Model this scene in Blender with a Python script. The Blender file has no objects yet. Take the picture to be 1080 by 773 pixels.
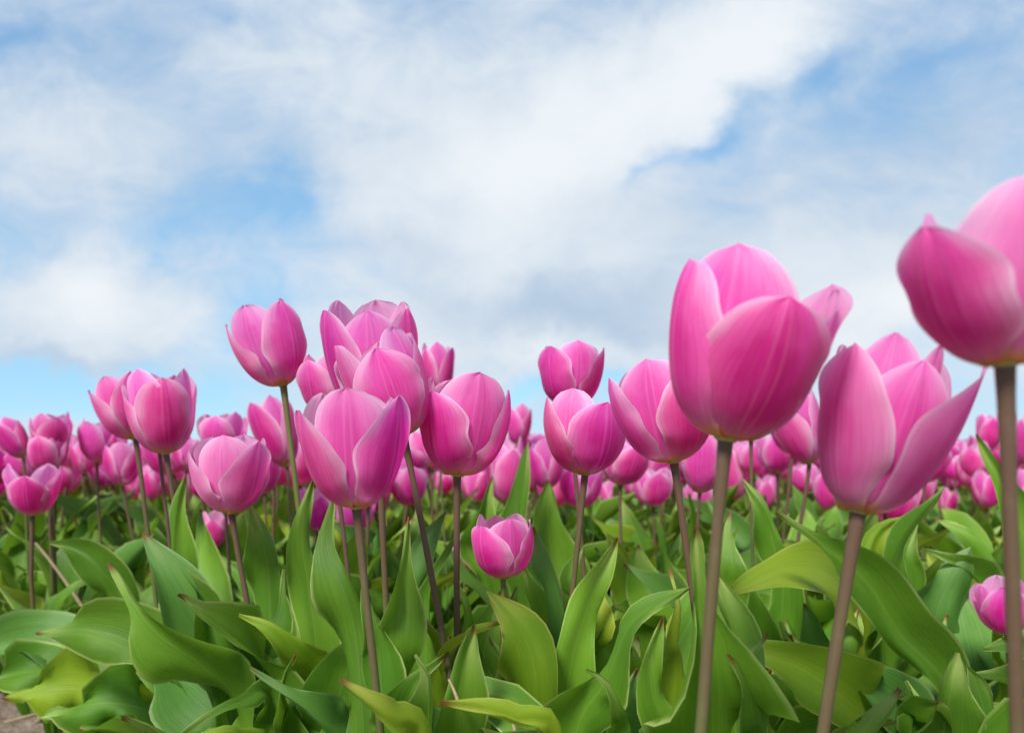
import bpy, math, random
import numpy as np
from mathutils import Vector, Matrix

R = math.radians
SC = bpy.context.scene
COL = SC.collection

# ------------------------------------------------------------------ camera
FPX, CX, HY = 800.0, 540.0, 480.0          # focal length, centre column and horizon row of the 1080 px wide photograph
CAMZ = 0.38
cam_d = bpy.data.cameras.new('camera')
cam = bpy.data.objects.new('camera', cam_d)
COL.objects.link(cam)
cam.location = (0, 0, CAMZ)
cam.rotation_euler = (R(90), 0, 0)
cam_d.sensor_width = 36
cam_d.lens = 36 * FPX / 1080
cam_d.shift_y = (HY - 386.5) / 1080
cam_d.clip_start = 0.02
cam_d.clip_end = 6000
cam_d.dof.use_dof = True
cam_d.dof.focus_distance = 0.44
cam_d.dof.aperture_fstop = 9.0
SC.camera = cam

# ------------------------------------------------------------------ world: blue sky with clouds
SUN_EL, SUN_AZ = 48.0, 205.0                # high behind the camera
SKY_STRENGTH = 0.10
world = bpy.data.worlds.new('World')
SC.world = world
world.use_nodes = True


class NT:
    """small helper for writing node trees"""
    def __init__(self, tree):
        self.t = tree
        tree.nodes.clear()

    def n(self, typ, **kw):
        nd = self.t.nodes.new(typ)
        for k, v in kw.items():
            setattr(nd, k, v)
        return nd

    def set(self, sock, v):
        if isinstance(v, bpy.types.NodeSocket):
            self.t.links.new(v, sock)
        else:
            sock.default_value = v

    def math(self, op, a, b=None, c=None, clamp=False):
        nd = self.n('ShaderNodeMath', operation=op, use_clamp=clamp)
        self.set(nd.inputs[0], a)
        if b is not None:
            self.set(nd.inputs[1], b)
        if c is not None:
            self.set(nd.inputs[2], c)
        return nd.outputs[0]

    def smooth(self, x, lo, hi, a=0.0, b=1.0):
        nd = self.n('ShaderNodeMapRange', interpolation_type='SMOOTHSTEP')
        self.set(nd.inputs['Value'], x)
        self.set(nd.inputs['From Min'], lo)
        self.set(nd.inputs['From Max'], hi)
        self.set(nd.inputs['To Min'], a)
        self.set(nd.inputs['To Max'], b)
        return nd.outputs[0]

    def mix(self, f, a, b, blend='MIX'):
        nd = self.n('ShaderNodeMix', data_type='RGBA', blend_type=blend)
        self.set(nd.inputs[0], f)
        self.set(nd.inputs[6], a if isinstance(a, bpy.types.NodeSocket) else (*a, 1))
        self.set(nd.inputs[7], b if isinstance(b, bpy.types.NodeSocket) else (*b, 1))
        return nd.outputs[2]

    def xyz(self, x, y, z=0.0):
        nd = self.n('ShaderNodeCombineXYZ')
        for i, v in enumerate((x, y, z)):
            self.set(nd.inputs[i], v)
        return nd.outputs[0]

    def noise(self, vec, scale, detail=4, rough=0.5, dist=0.0, out=0):
        nd = self.n('ShaderNodeTexNoise')
        self.set(nd.inputs['Vector'], vec)
        nd.inputs['Scale'].default_value = scale
        nd.inputs['Detail'].default_value = detail
        nd.inputs['Roughness'].default_value = rough
        nd.inputs['Distortion'].default_value = dist
        return nd.outputs[out]


def build_world():
    w = NT(world.node_tree)
    tc = w.n('ShaderNodeTexCoord').outputs['Generated']
    sep = w.n('ShaderNodeSeparateXYZ')
    w.set(sep.inputs[0], tc)
    ay = w.math('MAXIMUM', w.math('ABSOLUTE', sep.outputs[1]), 0.25)
    u = w.math('DIVIDE', sep.outputs[0], ay)          # sideways slope of the view direction
    v = w.math('DIVIDE', sep.outputs[2], ay)          # its upward slope
    uv = w.xyz(u, v, 0.0)
    # domain warp so that no cloud edge is smooth
    wn = w.n('ShaderNodeTexNoise')
    w.set(wn.inputs['Vector'], uv)
    wn.inputs['Scale'].default_value = 3.2
    wn.inputs['Detail'].default_value = 6
    wn.inputs['Roughness'].default_value = 0.58
    sub = w.n('ShaderNodeVectorMath', operation='SUBTRACT')
    w.set(sub.inputs[0], wn.outputs['Color'])
    sub.inputs[1].default_value = (0.5, 0.5, 0.5)
    sc = w.n('ShaderNodeVectorMath', operation='SCALE')
    w.set(sc.inputs[0], sub.outputs[0])
    sc.inputs['Scale'].default_value = 0.30
    add = w.n('ShaderNodeVectorMath', operation='ADD')
    w.set(add.inputs[0], uv)
    w.set(add.inputs[1], sc.outputs[0])
    wuv = add.outputs[0]

    def blob(px, py, rx, ry, ang):
        m = w.n('ShaderNodeMapping', vector_type='TEXTURE')
        w.set(m.inputs['Vector'], wuv)
        m.inputs['Location'].default_value = ((px - CX) / FPX, (HY - py) / FPX, 0)
        m.inputs['Rotation'].default_value = (0, 0, R(ang))
        m.inputs['Scale'].default_value = (rx / FPX, ry / FPX, 1)
        g = w.n('ShaderNodeTexGradient', gradient_type='QUADRATIC_SPHERE')
        w.set(g.inputs[0], m.outputs[0])
        return g.outputs['Fac']

    def field(base, blobs):
        acc = base
        for px, py, rx, ry, ang, amp in blobs:
            acc = w.math('MULTIPLY_ADD', blob(px, py, rx, ry, ang), amp, acc)
        return acc

    n1 = w.noise(uv, 4.0, 8, 0.56, 0.3)
    n2 = w.noise(w.xyz(w.math('ADD', u, 7.3), w.math('MULTIPLY', v, 1.7), 2.0), 8.0, 9, 0.64, 0.6)
    base = w.math('MULTIPLY_ADD', w.math('SUBTRACT', n1, 0.5), 0.55, 0.56)
    base = w.math('MULTIPLY_ADD', w.math('SUBTRACT', n2, 0.5), 0.72, base)
    cover = field(base, CLOUD_COVER)
    cover = w.smooth(cover, 0.10, 0.92, 0.08, 1.0)
    lum = w.math('MULTIPLY_ADD', w.math('SUBTRACT', n1, 0.5), 0.6, 0.45)
    lum = w.math('MULTIPLY_ADD', w.math('SUBTRACT', n2, 0.5), 0.45, lum)
    lum = w.smooth(field(lum, CLOUD_LIGHT), 0.0, 1.0)
    cloud = w.mix(lum, CLOUD_DARK, CLOUD_BRIGHT)
    sky = w.n('ShaderNodeTexSky', sky_type='NISHITA')
    sky.sun_disc = False
    sky.sun_elevation = R(SUN_EL)
    sky.sun_rotation = R(SUN_AZ)
    sky.altitude = 0
    sky.air_density = 1.0
    sky.dust_density = 0.05
    sky.ozone_density = 2.0
    skyc = w.mix(1.0, sky.outputs[0], SKY_TINT, 'MULTIPLY')
    deep = w.mix(w.smooth(v, 0.0, 0.75), SKY_LOW, SKY_HIGH)
    skyc = w.mix(0.7, skyc, deep)
    col = w.mix(cover, skyc, cloud)
    bg = w.n('ShaderNodeBackground')
    w.set(bg.inputs[0], col)
    bg.inputs[1].default_value = SKY_STRENGTH
    out = w.n('ShaderNodeOutputWorld')
    w.t.links.new(bg.outputs[0], out.inputs[0])


SKY_TINT = (1.0, 1.15, 1.15)
SKY_LOW, SKY_HIGH = (2.0, 4.5, 6.9), (1.5, 3.1, 5.4)
CLOUD_DARK = (3.4, 4.3, 5.4)
CLOUD_BRIGHT = (6.1, 6.45, 6.75)
# px, py, radius x, radius y, angle, amount  (as slopes of the view direction; more cover is more cloud)
CLOUD_COVER = [
    (500, 170, 340, 230, 20, 0.75), (600, 260, 330, 180, 10, 0.65), (700, 70, 330, 130, 30, 0.65),
    (95, 325, 190, 115, 5, 1.2), (270, 60, 300, 130, 0, 0.30), (960, 300, 380, 160, 0, 0.75), (600, 355, 500, 70, 0, 0.5),
    (70, 170, 200, 120, 0, 0.35), (1000, 130, 220, 110, 20, 0.10),
    (300, 238, 110, 65, -15, -0.60), (190, 235, 150, 70, 10, -0.35), (840, 85, 110, 42, 38, -0.50), (735, 145, 90, 40, 38, -0.55), (930, 120, 200, 90, 30, -0.25), (690, 190, 80, 40, 35, -0.4),
    (90, 425, 330, 60, 3, -1.35), (280, 330, 170, 80, 10, -0.45), (30, 60, 160, 70, 10, -0.45), (560, 402, 220, 24, 0, -0.85), (230, 20, 80, 70, 0, -0.35), (1010, 40, 200, 90, 20, -0.35),
]
CLOUD_LIGHT = [
    (560, 180, 400, 180, 30, 0.55), (740, 60, 300, 120, 32, 0.55), (95, 310, 170, 90, 0, 0.65), (330, 90, 260, 130, 0, 0.15),
    (590, 320, 240, 50, 0, -0.55), (420, 275, 140, 50, 10, -0.25), (960, 130, 300, 150, 20, -0.55), (30, 60, 260, 110, 0, -0.35), (560, 365, 420, 50, 0, 0.25), (970, 330, 340, 130, 0, 0.6), (200, 200, 200, 120, 0, -0.2), (90, 385, 200, 30, 0, -0.3),
]
build_world()

# ------------------------------------------------------------------ the sun, softened by thin cloud
sun_d = bpy.data.lights.new('sun', 'SUN')
sun_d.energy = 4.2
sun_d.angle = R(12)
sun_d.color = (1.0, 0.97, 0.93)
sun = bpy.data.objects.new('sun', sun_d)
COL.objects.link(sun)
_sd = Vector((math.sin(R(SUN_AZ)) * math.cos(R(SUN_EL)), math.cos(R(SUN_AZ)) * math.cos(R(SUN_EL)), math.sin(R(SUN_EL))))
sun.rotation_euler = _sd.to_track_quat('Z', 'Y').to_euler()

SC.view_settings.view_transform = 'Standard'
SC.view_settings.look = 'None'
SC.view_settings.exposure = 0.5
SC.view_settings.gamma = 1.0
SC.view_settings.use_curve_mapping = False
SC.cycles.max_bounces = 10
SC.cycles.diffuse_bounces = 5
SC.cycles.transmission_bounces = 6

# ------------------------------------------------------------------ helpers

def at(x, y, d):
    """the point d metres in front of the camera that the photograph shows at pixel x, y"""
    return Vector(((x - CX) / FPX * d, d, CAMZ + (HY - y) / FPX * d))


def mesh(name, verts, faces, uvs, mats, midx=None):
    me = bpy.data.meshes.new(name)
    me.from_pydata([tuple(v) for v in verts], [], faces)
    lay = me.uv_layers.new(name='UVMap')
    li = np.empty(len(me.loops), dtype=np.int32)
    me.loops.foreach_get('vertex_index', li)
    lay.data.foreach_set('uv', np.asarray(uvs, dtype=np.float32)[li].ravel())
    for m in mats:
        me.materials.append(m)
    if midx is not None:
        me.polygons.foreach_set('material_index', np.asarray(midx, dtype=np.int32))
    me.polygons.foreach_set('use_smooth', np.ones(len(me.polygons), dtype=bool))
    me.update()
    return me


def link(name, me, parent=None, loc=(0, 0, 0)):
    o = bpy.data.objects.new(name, me)
    COL.objects.link(o)
    o.location = loc
    if parent is not None:
        o.parent = parent
    return o


def tag(o, label, cat, group=None, kind=None):
    if label:
        o['label'] = label
    if cat:
        o['category'] = cat
    if group:
        o['group'] = group
    if kind:
        o['kind'] = kind


def thing(name, loc, label, cat, group=None):
    o = bpy.data.objects.new(name, None)
    COL.objects.link(o)
    o.location = loc
    o.empty_display_size = 0.02
    tag(o, label, cat, group)
    return o


def sheet(P, uv=True):
    """faces of a grid of points P[nv][nu]"""
    nv, nu = P.shape[:2]
    idx = np.arange(nv * nu).reshape(nv, nu)
    f = np.stack([idx[:-1, :-1], idx[:-1, 1:], idx[1:, 1:], idx[1:, :-1]], -1).reshape(-1, 4)
    U, V = np.meshgrid(np.linspace(0, 1, nu), np.linspace(0, 1, nv))
    return P.reshape(-1, 3), f.tolist(), np.stack([U, V], -1).reshape(-1, 2)


def join(parts):
    vs, fs, us, n = [], [], [], 0
    for v, f, u in parts:
        vs.append(np.asarray(v))
        us.append(np.asarray(u))
        fs += [[i + n for i in q] for q in f]
        n += len(v)
    return np.concatenate(vs), fs, np.concatenate(us)


def sstep(x, a, b):
    t = np.clip((x - a) / (b - a), 0, 1)
    return t * t * (3 - 2 * t)


# ------------------------------------------------------------------ materials

def mat_new(name):
    m = bpy.data.materials.new(name)
    m.use_nodes = True
    return m, NT(m.node_tree)


def finish(m, w, color, trans_col, trans, rough, spec, bump=None, bstr=0.2, bdist=0.001, sheen=0.0):
    p = w.n('ShaderNodeBsdfPrincipled')
    w.set(p.inputs['Base Color'], color)
    w.set(p.inputs['Roughness'], rough)
    p.inputs['Specular IOR Level'].default_value = spec
    if sheen:
        p.inputs['Sheen Weight'].default_value = sheen
        p.inputs['Sheen Roughness'].default_value = 0.4
    sh = p.outputs[0]
    if bump is not None:
        b = w.n('ShaderNodeBump')
        b.inputs['Strength'].default_value = bstr
        b.inputs['Distance'].default_value = bdist
        w.set(b.inputs['Height'], bump)
        w.t.links.new(b.outputs[0], p.inputs['Normal'])
    if trans:
        t = w.n('ShaderNodeBsdfTranslucent')
        w.set(t.inputs[0], trans_col)
        if bump is not None:
            w.t.links.new(b.outputs[0], t.inputs['Normal'])
        mx = w.n('ShaderNodeMixShader')
        mx.inputs[0].default_value = trans
        w.t.links.new(sh, mx.inputs[1])
        w.t.links.new(t.outputs[0], mx.inputs[2])
        sh = mx.outputs[0]
    out = w.n('ShaderNodeOutputMaterial')
    w.t.links.new(sh, out.inputs[0])
    return m


def petal_material(name, deep, mid, pale, inner):
    m, w = mat_new(name)
    sep = w.n('ShaderNodeSeparateXYZ')
    uvn = w.n('ShaderNodeUVMap')
    w.set(sep.inputs[0], uvn.outputs[0])
    u, v = sep.outputs[0], sep.outputs[1]
    oi = w.n('ShaderNodeObjectInfo')
    rnd = oi.outputs['Random']
    e = w.math('ABSOLUTE', w.math('MULTIPLY_ADD', u, 2.0, -1.0))
    off = w.math('MULTIPLY', rnd, 37.0)
    # veins run the length of the petal and fan out, so the streaks follow u stretched along v
    st = w.noise(w.xyz(w.math('MULTIPLY', u, 26.0), w.math('MULTIPLY', v, 1.6), off), 1.0, 5, 0.6)
    fine = w.noise(w.xyz(w.math('MULTIPLY', u, 95.0), w.math('MULTIPLY', v, 3.0), off), 1.0, 3, 0.6)
    cl = w.noise(w.xyz(w.math('MULTIPLY', u, 2.5), w.math('MULTIPLY', v, 2.5), off), 1.0, 3, 0.5)
    # how far towards the pale margin
    f = w.math('MULTIPLY_ADD', w.math('POWER', e, 1.7), 0.95, w.math('MULTIPLY', w.math('POWER', v, 3.5), 0.42))
    f = w.math('MULTIPLY_ADD', w.math('SUBTRACT', st, 0.5), 0.20, f)
    f = w.math('MULTIPLY_ADD', w.math('SUBTRACT', cl, 0.5), 0.75, f)
    f = w.math('MULTIPLY_ADD', w.math('SUBTRACT', rnd, 0.5), 0.35, f)
    c = w.mix(w.smooth(f, -0.05, 0.42), deep, mid)
    c = w.mix(w.smooth(f, 0.35, 1.0), c, pale)
    # the thin whitish rim
    rim = w.math('MULTIPLY', w.smooth(w.math('MULTIPLY_ADD', w.math('SUBTRACT', st, 0.5), 0.10, e), 0.88, 1.0), 0.9)
    c = w.mix(rim, c, (0.91, 0.74, 0.86))
    # paired lines beside the midrib
    mid_l = w.math('SUBTRACT', 1.0, w.smooth(w.math('ABSOLUTE', w.math('SUBTRACT', e, 0.055)), 0.0, 0.03))
    c = w.mix(w.math('MULTIPLY', mid_l, 0.16), c, pale)
    # the inside face is paler than the outside
    geo = w.n('ShaderNodeNewGeometry')
    inn = w.mix(w.smooth(f, 0.0, 0.9), inner, (0.90, 0.52, 0.72))
    c = w.mix(w.math('MULTIPLY', geo.outputs['Backfacing'], 0.85), c, inn)
    # cream and yellow at the foot
    vb = w.math('MULTIPLY_ADD', w.math('SUBTRACT', st, 0.5), 0.16, v)
    c = w.mix(w.smooth(vb, 0.07, 0.30, 0.55, 0.0), c, (0.86, 0.52, 0.66))
    c = w.mix(w.smooth(vb, 0.03, 0.145, 0.92, 0.0), c, (0.80, 0.52, 0.10))
    c = w.mix(w.math('MULTIPLY', w.math('SUBTRACT', fine, 0.42), 0.30, clamp=True), c, (0.82, 0.42, 0.66))
    c = w.mix(w.smooth(fine, 0.32, 0.48, 0.38, 0.0), c, deep)
    hsv = w.n('ShaderNodeHueSaturation')
    w.set(hsv.inputs['Hue'], w.math('MULTIPLY_ADD', w.math('SUBTRACT', w.math('FRACT', w.math('MULTIPLY', rnd, 17.0)), 0.5), 0.022, 0.5))
    w.set(hsv.inputs['Value'], w.math('MULTIPLY_ADD', w.math('FRACT', w.math('MULTIPLY', rnd, 7.0)), 0.20, 0.88))
    w.set(hsv.inputs['Color'], c)
    c = hsv.outputs[0]
    tsat = w.n('ShaderNodeHueSaturation')
    tsat.inputs['Saturation'].default_value = 1.12
    tsat.inputs['Value'].default_value = 1.05
    w.set(tsat.inputs['Color'], c)
    bump = w.math('MULTIPLY_ADD', fine, 0.5, st)
    return finish(m, w, c, tsat.outputs[0], 0.54, 0.50, 0.25, bump, 0.26, 0.0011, 0.2)


def leaf_material(name, a, b, edge, tr):
    m, w = mat_new(name)
    sep = w.n('ShaderNodeSeparateXYZ')
    uvn = w.n('ShaderNodeUVMap')
    w.set(sep.inputs[0], uvn.outputs[0])
    u, v = sep.outputs[0], sep.outputs[1]
    rnd = w.n('ShaderNodeObjectInfo').outputs['Random']
    off = w.math('MULTIPLY', rnd, 51.0)
    e = w.math('ABSOLUTE', w.math('MULTIPLY_ADD', u, 2.0, -1.0))
    st = w.noise(w.xyz(w.math('MULTIPLY', u, 60.0), w.math('MULTIPLY', v, 1.4), off), 1.0, 4, 0.6)
    cl = w.noise(w.xyz(w.math('MULTIPLY', u, 2.2), w.math('MULTIPLY', v, 5.0), off), 1.0, 4, 0.55)
    f = w.math('MULTIPLY_ADD', w.math('SUBTRACT', cl, 0.5), 1.6, w.math('MULTIPLY_ADD', w.math('SUBTRACT', rnd, 0.5), 0.7, 0.5))
    f = w.math('MULTIPLY_ADD', w.math('SUBTRACT', st, 0.5), 0.9, f)
    c = w.mix(w.smooth(f, 0.0, 1.0), a, b)
    # paler line of the midrib, then the thin yellow margin and the rusty tip
    c = w.mix(w.smooth(e, 0.0, 0.045, 0.13, 0.0), c, edge)
    c = w.mix(w.math('MULTIPLY', w.smooth(e, 0.91, 0.985), w.smooth(cl, 0.35, 0.62, 0.25, 0.85)), c, edge)
    c = w.mix(w.math('MULTIPLY', w.smooth(v, 0.88, 1.0), w.smooth(cl, 0.42, 0.6, 0.1, 0.6)), c, edge)
    c = w.mix(w.math('MULTIPLY', w.smooth(v, 0.972, 0.997), w.smooth(rnd, 0.3, 0.6)), c, (0.22, 0.07, 0.03))
    # small scars and dusty specks
    sp = w.noise(w.xyz(w.math('MULTIPLY', u, 9.0), w.math('MULTIPLY', v, 34.0), off), 1.0, 2, 0.5)
    c = w.mix(w.smooth(sp, 0.74, 0.80, 0.0, 0.5), c, (0.30, 0.27, 0.13))
    hsv = w.n('ShaderNodeHueSaturation')
    w.set(hsv.inputs['Value'], w.math('MULTIPLY_ADD', w.math('FRACT', w.math('MULTIPLY', rnd, 13.0)), 0.40, 0.80))
    w.set(hsv.inputs['Color'], c)
    c = hsv.outputs[0]
    t = w.mix(0.5, c, tr)
    rough = w.math('MULTIPLY_ADD', cl, 0.28, 0.34)
    return finish(m, w, c, t, 0.40, rough, 0.27, w.math('MULTIPLY_ADD', cl, 0.5, st), 0.34, 0.0014)


def stem_material(name, low, high, k0, k1):
    m, w = mat_new(name)
    sep = w.n('ShaderNodeSeparateXYZ')
    uvn = w.n('ShaderNodeUVMap')
    w.set(sep.inputs[0], uvn.outputs[0])
    tc = w.n('ShaderNodeTexCoord')
    n = w.noise(tc.outputs['Object'], 120.0, 4, 0.6)
    st = w.noise(w.xyz(w.math('MULTIPLY', sep.outputs[0], 22.0), w.math('MULTIPLY', sep.outputs[1], 6.0), 1.0), 1.0, 4, 0.6)
    f = w.math('MULTIPLY_ADD', w.math('SUBTRACT', st, 0.5), 0.9, sep.outputs[1])
    f = w.math('MULTIPLY_ADD', w.math('SUBTRACT', w.n('ShaderNodeObjectInfo').outputs['Random'], 0.5), 0.30, f)
    c = w.mix(w.smooth(f, k0, k1), low, high)
    c = w.mix(w.smooth(n, 0.5, 0.75, 0.0, 0.12), c, (0.20, 0.20, 0.12))
    return finish(m, w, c, None, 0, 0.42, 0.3, st, 0.25, 0.0008)


PETAL_OUT = petal_material('petal_outside_pink', (0.64, 0.018, 0.29), (0.81, 0.125, 0.46), (0.90, 0.50, 0.73), (0.87, 0.29, 0.58))
PETAL_IN = petal_material('petal_inner_pink', (0.76, 0.10, 0.43), (0.85, 0.25, 0.58), (0.89, 0.50, 0.74), (0.88, 0.38, 0.66))
LEAF_MID = leaf_material('leaf_mid_green', (0.070, 0.185, 0.014), (0.155, 0.310, 0.024), (0.52, 0.60, 0.20), (0.24, 0.46, 0.02))
LEAF_YEL = leaf_material('leaf_yellow_green', (0.13, 0.26, 0.012), (0.25, 0.36, 0.018), (0.46, 0.44, 0.10), (0.32, 0.42, 0.03))
LEAF_BLU = leaf_material('leaf_blue_green', (0.062, 0.175, 0.024), (0.130, 0.285, 0.048), (0.30, 0.40, 0.18), (0.14, 0.32, 0.05))
LEAVES = {'m': LEAF_MID, 'y': LEAF_YEL, 'b': LEAF_BLU}
STEM_BR = stem_material('stem_mauve_brown', (0.090, 0.150, 0.028), (0.105, 0.060, 0.038), 0.22, 0.92)
STEM_GR = stem_material('stem_olive_green', (0.11, 0.20, 0.03), (0.125, 0.115, 0.04), 0.45, 1.0)
STEMS = {'b': STEM_BR, 'g': STEM_GR}


def plain(name, col, rough=0.6):
    m, w = mat_new(name)
    tc = w.n('ShaderNodeTexCoord')
    n = w.noise(tc.outputs['Object'], 260.0, 3, 0.6)
    c = w.mix(w.smooth(n, 0.3, 0.7), tuple(x * 0.75 for x in col), col)
    return finish(m, w, c, None, 0, rough, 0.3)


PISTIL = plain('pistil_green', (0.42, 0.46, 0.16))
STRAW = plain('dry_straw', (0.42, 0.33, 0.19), 0.7)

# ------------------------------------------------------------------ tulip flower

KEY_V = [0, .08, .20, .42, .68, .88, 1.0]
KEY_A = [88, 76, 50, 20, 2, -13, -22]


def petal(az, L=1.0, W=0.36, opn=0.0, flare=0.0, inner=False, seed=0, nu=13, nv=20, ruffle=0.012, sharp=0.85, bend=0.0, rs=1.0):
    rng = random.Random(seed)
    vv = np.linspace(0, 1, 200)
    a = np.interp(vv * L, KEY_V, KEY_A)
    k = np.ones(9) / 9
    a = np.convolve(np.pad(a, 4, mode='edge'), k, 'valid')
    a = a + (opn + 1.2) * (vv * L) ** 1.2 * 1.2 + flare * sstep(vv, .62, 1.0)
    if inner:
        a = a - 3 * (1 - vv)
    ar = np.radians(a)
    r = 0.035 + np.concatenate([[0], np.cumsum(np.sin(ar[:-1]) * L / 199)])
    z = np.concatenate([[0], np.cumsum(np.cos(ar[:-1]) * L / 199)])
    r = 0.035 + (r - 0.035) * rs
    if inner:
        r = r * 0.93
        z = z + 0.012
    v = np.linspace(0, 1, nv)
    v = v ** 0.9
    rv, zv, av = np.interp(v, vv, r), np.interp(v, vv, z), np.interp(v, vv, ar)
    vm = 0.52
    lo = 0.20 + 0.80 * np.sin(np.clip(v / vm, 0, 1) * math.pi / 2) ** 1.15
    t = np.clip((v - vm) / (1 - vm), 0, 1)
    hi = (1 - t ** 2.4) ** (sharp * .84)
    w = W * np.where(v < vm, lo, hi)
    w = w * (1 + 0.025 * np.sin(v * 13 + seed)) + 0.010 * (v < .995)
    w[-1] = 0.010
    rho = np.maximum(rv * (0.98 if not inner else 1.02), 0.16) * (1 + 0.35 * sstep(v, .65, 1.0) * (1 if opn < 6 else 2))
    u = np.linspace(-1, 1, nu)
    u = np.sign(u) * np.abs(u) ** 0.85
    V, U = np.meshgrid(v, u, indexing='ij')
    Wg, Rg, Zg, RH, AG = (x[:, None] + 0 * U for x in (w, rv, zv, rho, av))
    asym = 1 + np.sign(U) * (0.07 * math.sin(seed * 1.7) + 0.05 * np.sin(V * 7 + seed * 2.3))
    s = U * Wg * asym / RH
    tang = RH * np.sin(s)
    dip = RH * (1 - np.cos(s))                                  # towards the axis
    ph1, ph2 = rng.uniform(0, 6.28), rng.uniform(0, 6.28)
    e = np.abs(U)
    out = 0.011 * np.exp(-(U / 0.10) ** 2) * sstep(V, .25, .75)  # keel along the midrib
    out -= 0.008 * np.exp(-((e - 0.22) / 0.12) ** 2) * sstep(V, .2, .6)
    out += 1.7 * ruffle * e ** 3 * (np.sin(V * 9 + ph1 + np.sign(U) * 1.3) + 0.6 * np.sin(V * 19 + ph2 + np.sign(U))) * (1 - V ** 5)
    out += 0.014 * np.sin(U * 2.4 + ph2) * np.sin(V * 5 + ph1) * V
    side = bend * V ** 2
    # normal of the midrib curve (outwards)
    nr, nz = np.cos(AG), -np.sin(AG)
    rad = Rg - dip * np.cos(AG * 0.8) + out * nr
    zz = Zg + dip * np.sin(AG) * 0.55 + out * nz
    tang = tang + side
    A = R(az)
    x = rad * math.sin(A) + tang * math.cos(A)
    y = -rad * math.cos(A) + tang * math.sin(A)
    return np.stack([x, y, zz], -1)


def flower_spec(seed, phase, opn):
    """six petals: three outer, three inner"""
    rng = random.Random(seed)
    out = []
    for k in range(3):
        out.append(dict(az=phase + 120 * k + rng.uniform(-9, 9), L=rng.uniform(.88, 1.04), W=rng.uniform(.35, .40), opn=opn + rng.uniform(-4, 5),
                        flare=rng.choice([0, 0, 0, 8, 14]) * rng.random(), seed=seed * 7 + k, sharp=rng.uniform(.7, .92), ruffle=rng.uniform(.006, .016), bend=rng.uniform(-.03, .03)))
    for k in range(3):
        out.append(dict(az=phase + 60 + 120 * k + rng.uniform(-9, 9), L=rng.uniform(.96, 1.07), W=rng.uniform(.32, .36), opn=opn * .8 + rng.uniform(-4, 2),
                        flare=0, inner=True, seed=seed * 7 + 3 + k, sharp=rng.uniform(.62, .85), ruffle=rng.uniform(.006, .016), bend=rng.uniform(-.03, .03)))
    return out


def pistil_shape():
    """receptacle, ovary with a three lobed stigma, and six stamens (unit = petal length)"""
    parts = []

    def tube(path, rad, n=8):
        path = np.array(path, float)
        th = np.linspace(0, 2 * math.pi, n + 1)
        P = np.zeros((len(path), n + 1, 3))
        for i, p in enumerate(path):
            P[i, :, 0] = p[0] + rad[i] * np.cos(th)
            P[i, :, 1] = p[1] + rad[i] * np.sin(th)
            P[i, :, 2] = p[2]
        parts.append(sheet(P))
    tube([(0, 0, -.012), (0, 0, -.004), (0, 0, .012), (0, 0, .025)], [.045, .062, .060, .02])
    tube([(0, 0, .02), (0, 0, .1), (0, 0, .28), (0, 0, .33), (0, 0, .36)], [.03, .045, .04, .065, .01])
    for k in range(6):
        c, s = math.cos(k * 1.047), math.sin(k * 1.047)
        tube([(c * .04, s * .04, .02), (c * .08, s * .08, .15), (c * .085, s * .085, .17), (c * .095, s * .095, .28), (c * .095, s * .095, .30)], [.012, .010, .02, .018, .004], 6)
    return join(parts)


PIST = pistil_shape()


def rot(lean, pitch):
    return np.array(Matrix.Rotation(R(lean), 3, 'Y') @ Matrix.Rotation(R(pitch), 3, 'X'))


def tube_along(pts, rad, n=10):
    pts = [Vector(p) for p in pts]
    th = np.linspace(0, 2 * math.pi, n + 1)
    P = np.zeros((len(pts), n + 1, 3))
    for i, p in enumerate(pts):
        t = (pts[min(i + 1, len(pts) - 1)] - pts[max(i - 1, 0)]).normalized()
        a = t.cross(Vector((0, 1, 0.01))).normalized()
        b = t.cross(a)
        for j, q in enumerate(th):
            P[i, j] = p + (a * math.cos(q) + b * math.sin(q)) * rad[i]
    return sheet(P)


def bez(p0, p1, p2, n):
    return [p0 * (1 - t) ** 2 + p1 * 2 * t * (1 - t) + p2 * t * t for t in (i / (n - 1) for i in range(n))]


# ------------------------------------------------------------------ tulip leaf

def spline(pts, n):
    """Catmull-Rom through the points, resampled evenly"""
    P = [np.array(p, float) for p in pts]
    P = [2 * P[0] - P[1]] + P + [2 * P[-1] - P[-2]]
    out = []
    for i in range(1, len(P) - 2):
        for t in np.linspace(0, 1, 16, endpoint=False):
            a, b, c, d = P[i - 1:i + 3]
            out.append(0.5 * (2 * b + (c - a) * t + (2 * a - 5 * b + 4 * c - d) * t * t + (3 * b - a - 3 * c + d) * t ** 3))
    out.append(P[-2])
    out = np.array(out)
    s = np.concatenate([[0], np.cumsum(np.linalg.norm(np.diff(out, axis=0), axis=1))])
    q = np.linspace(0, s[-1], n)
    return np.stack([np.interp(q, s, out[:, k]) for k in range(3)], -1), s[-1]


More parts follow.
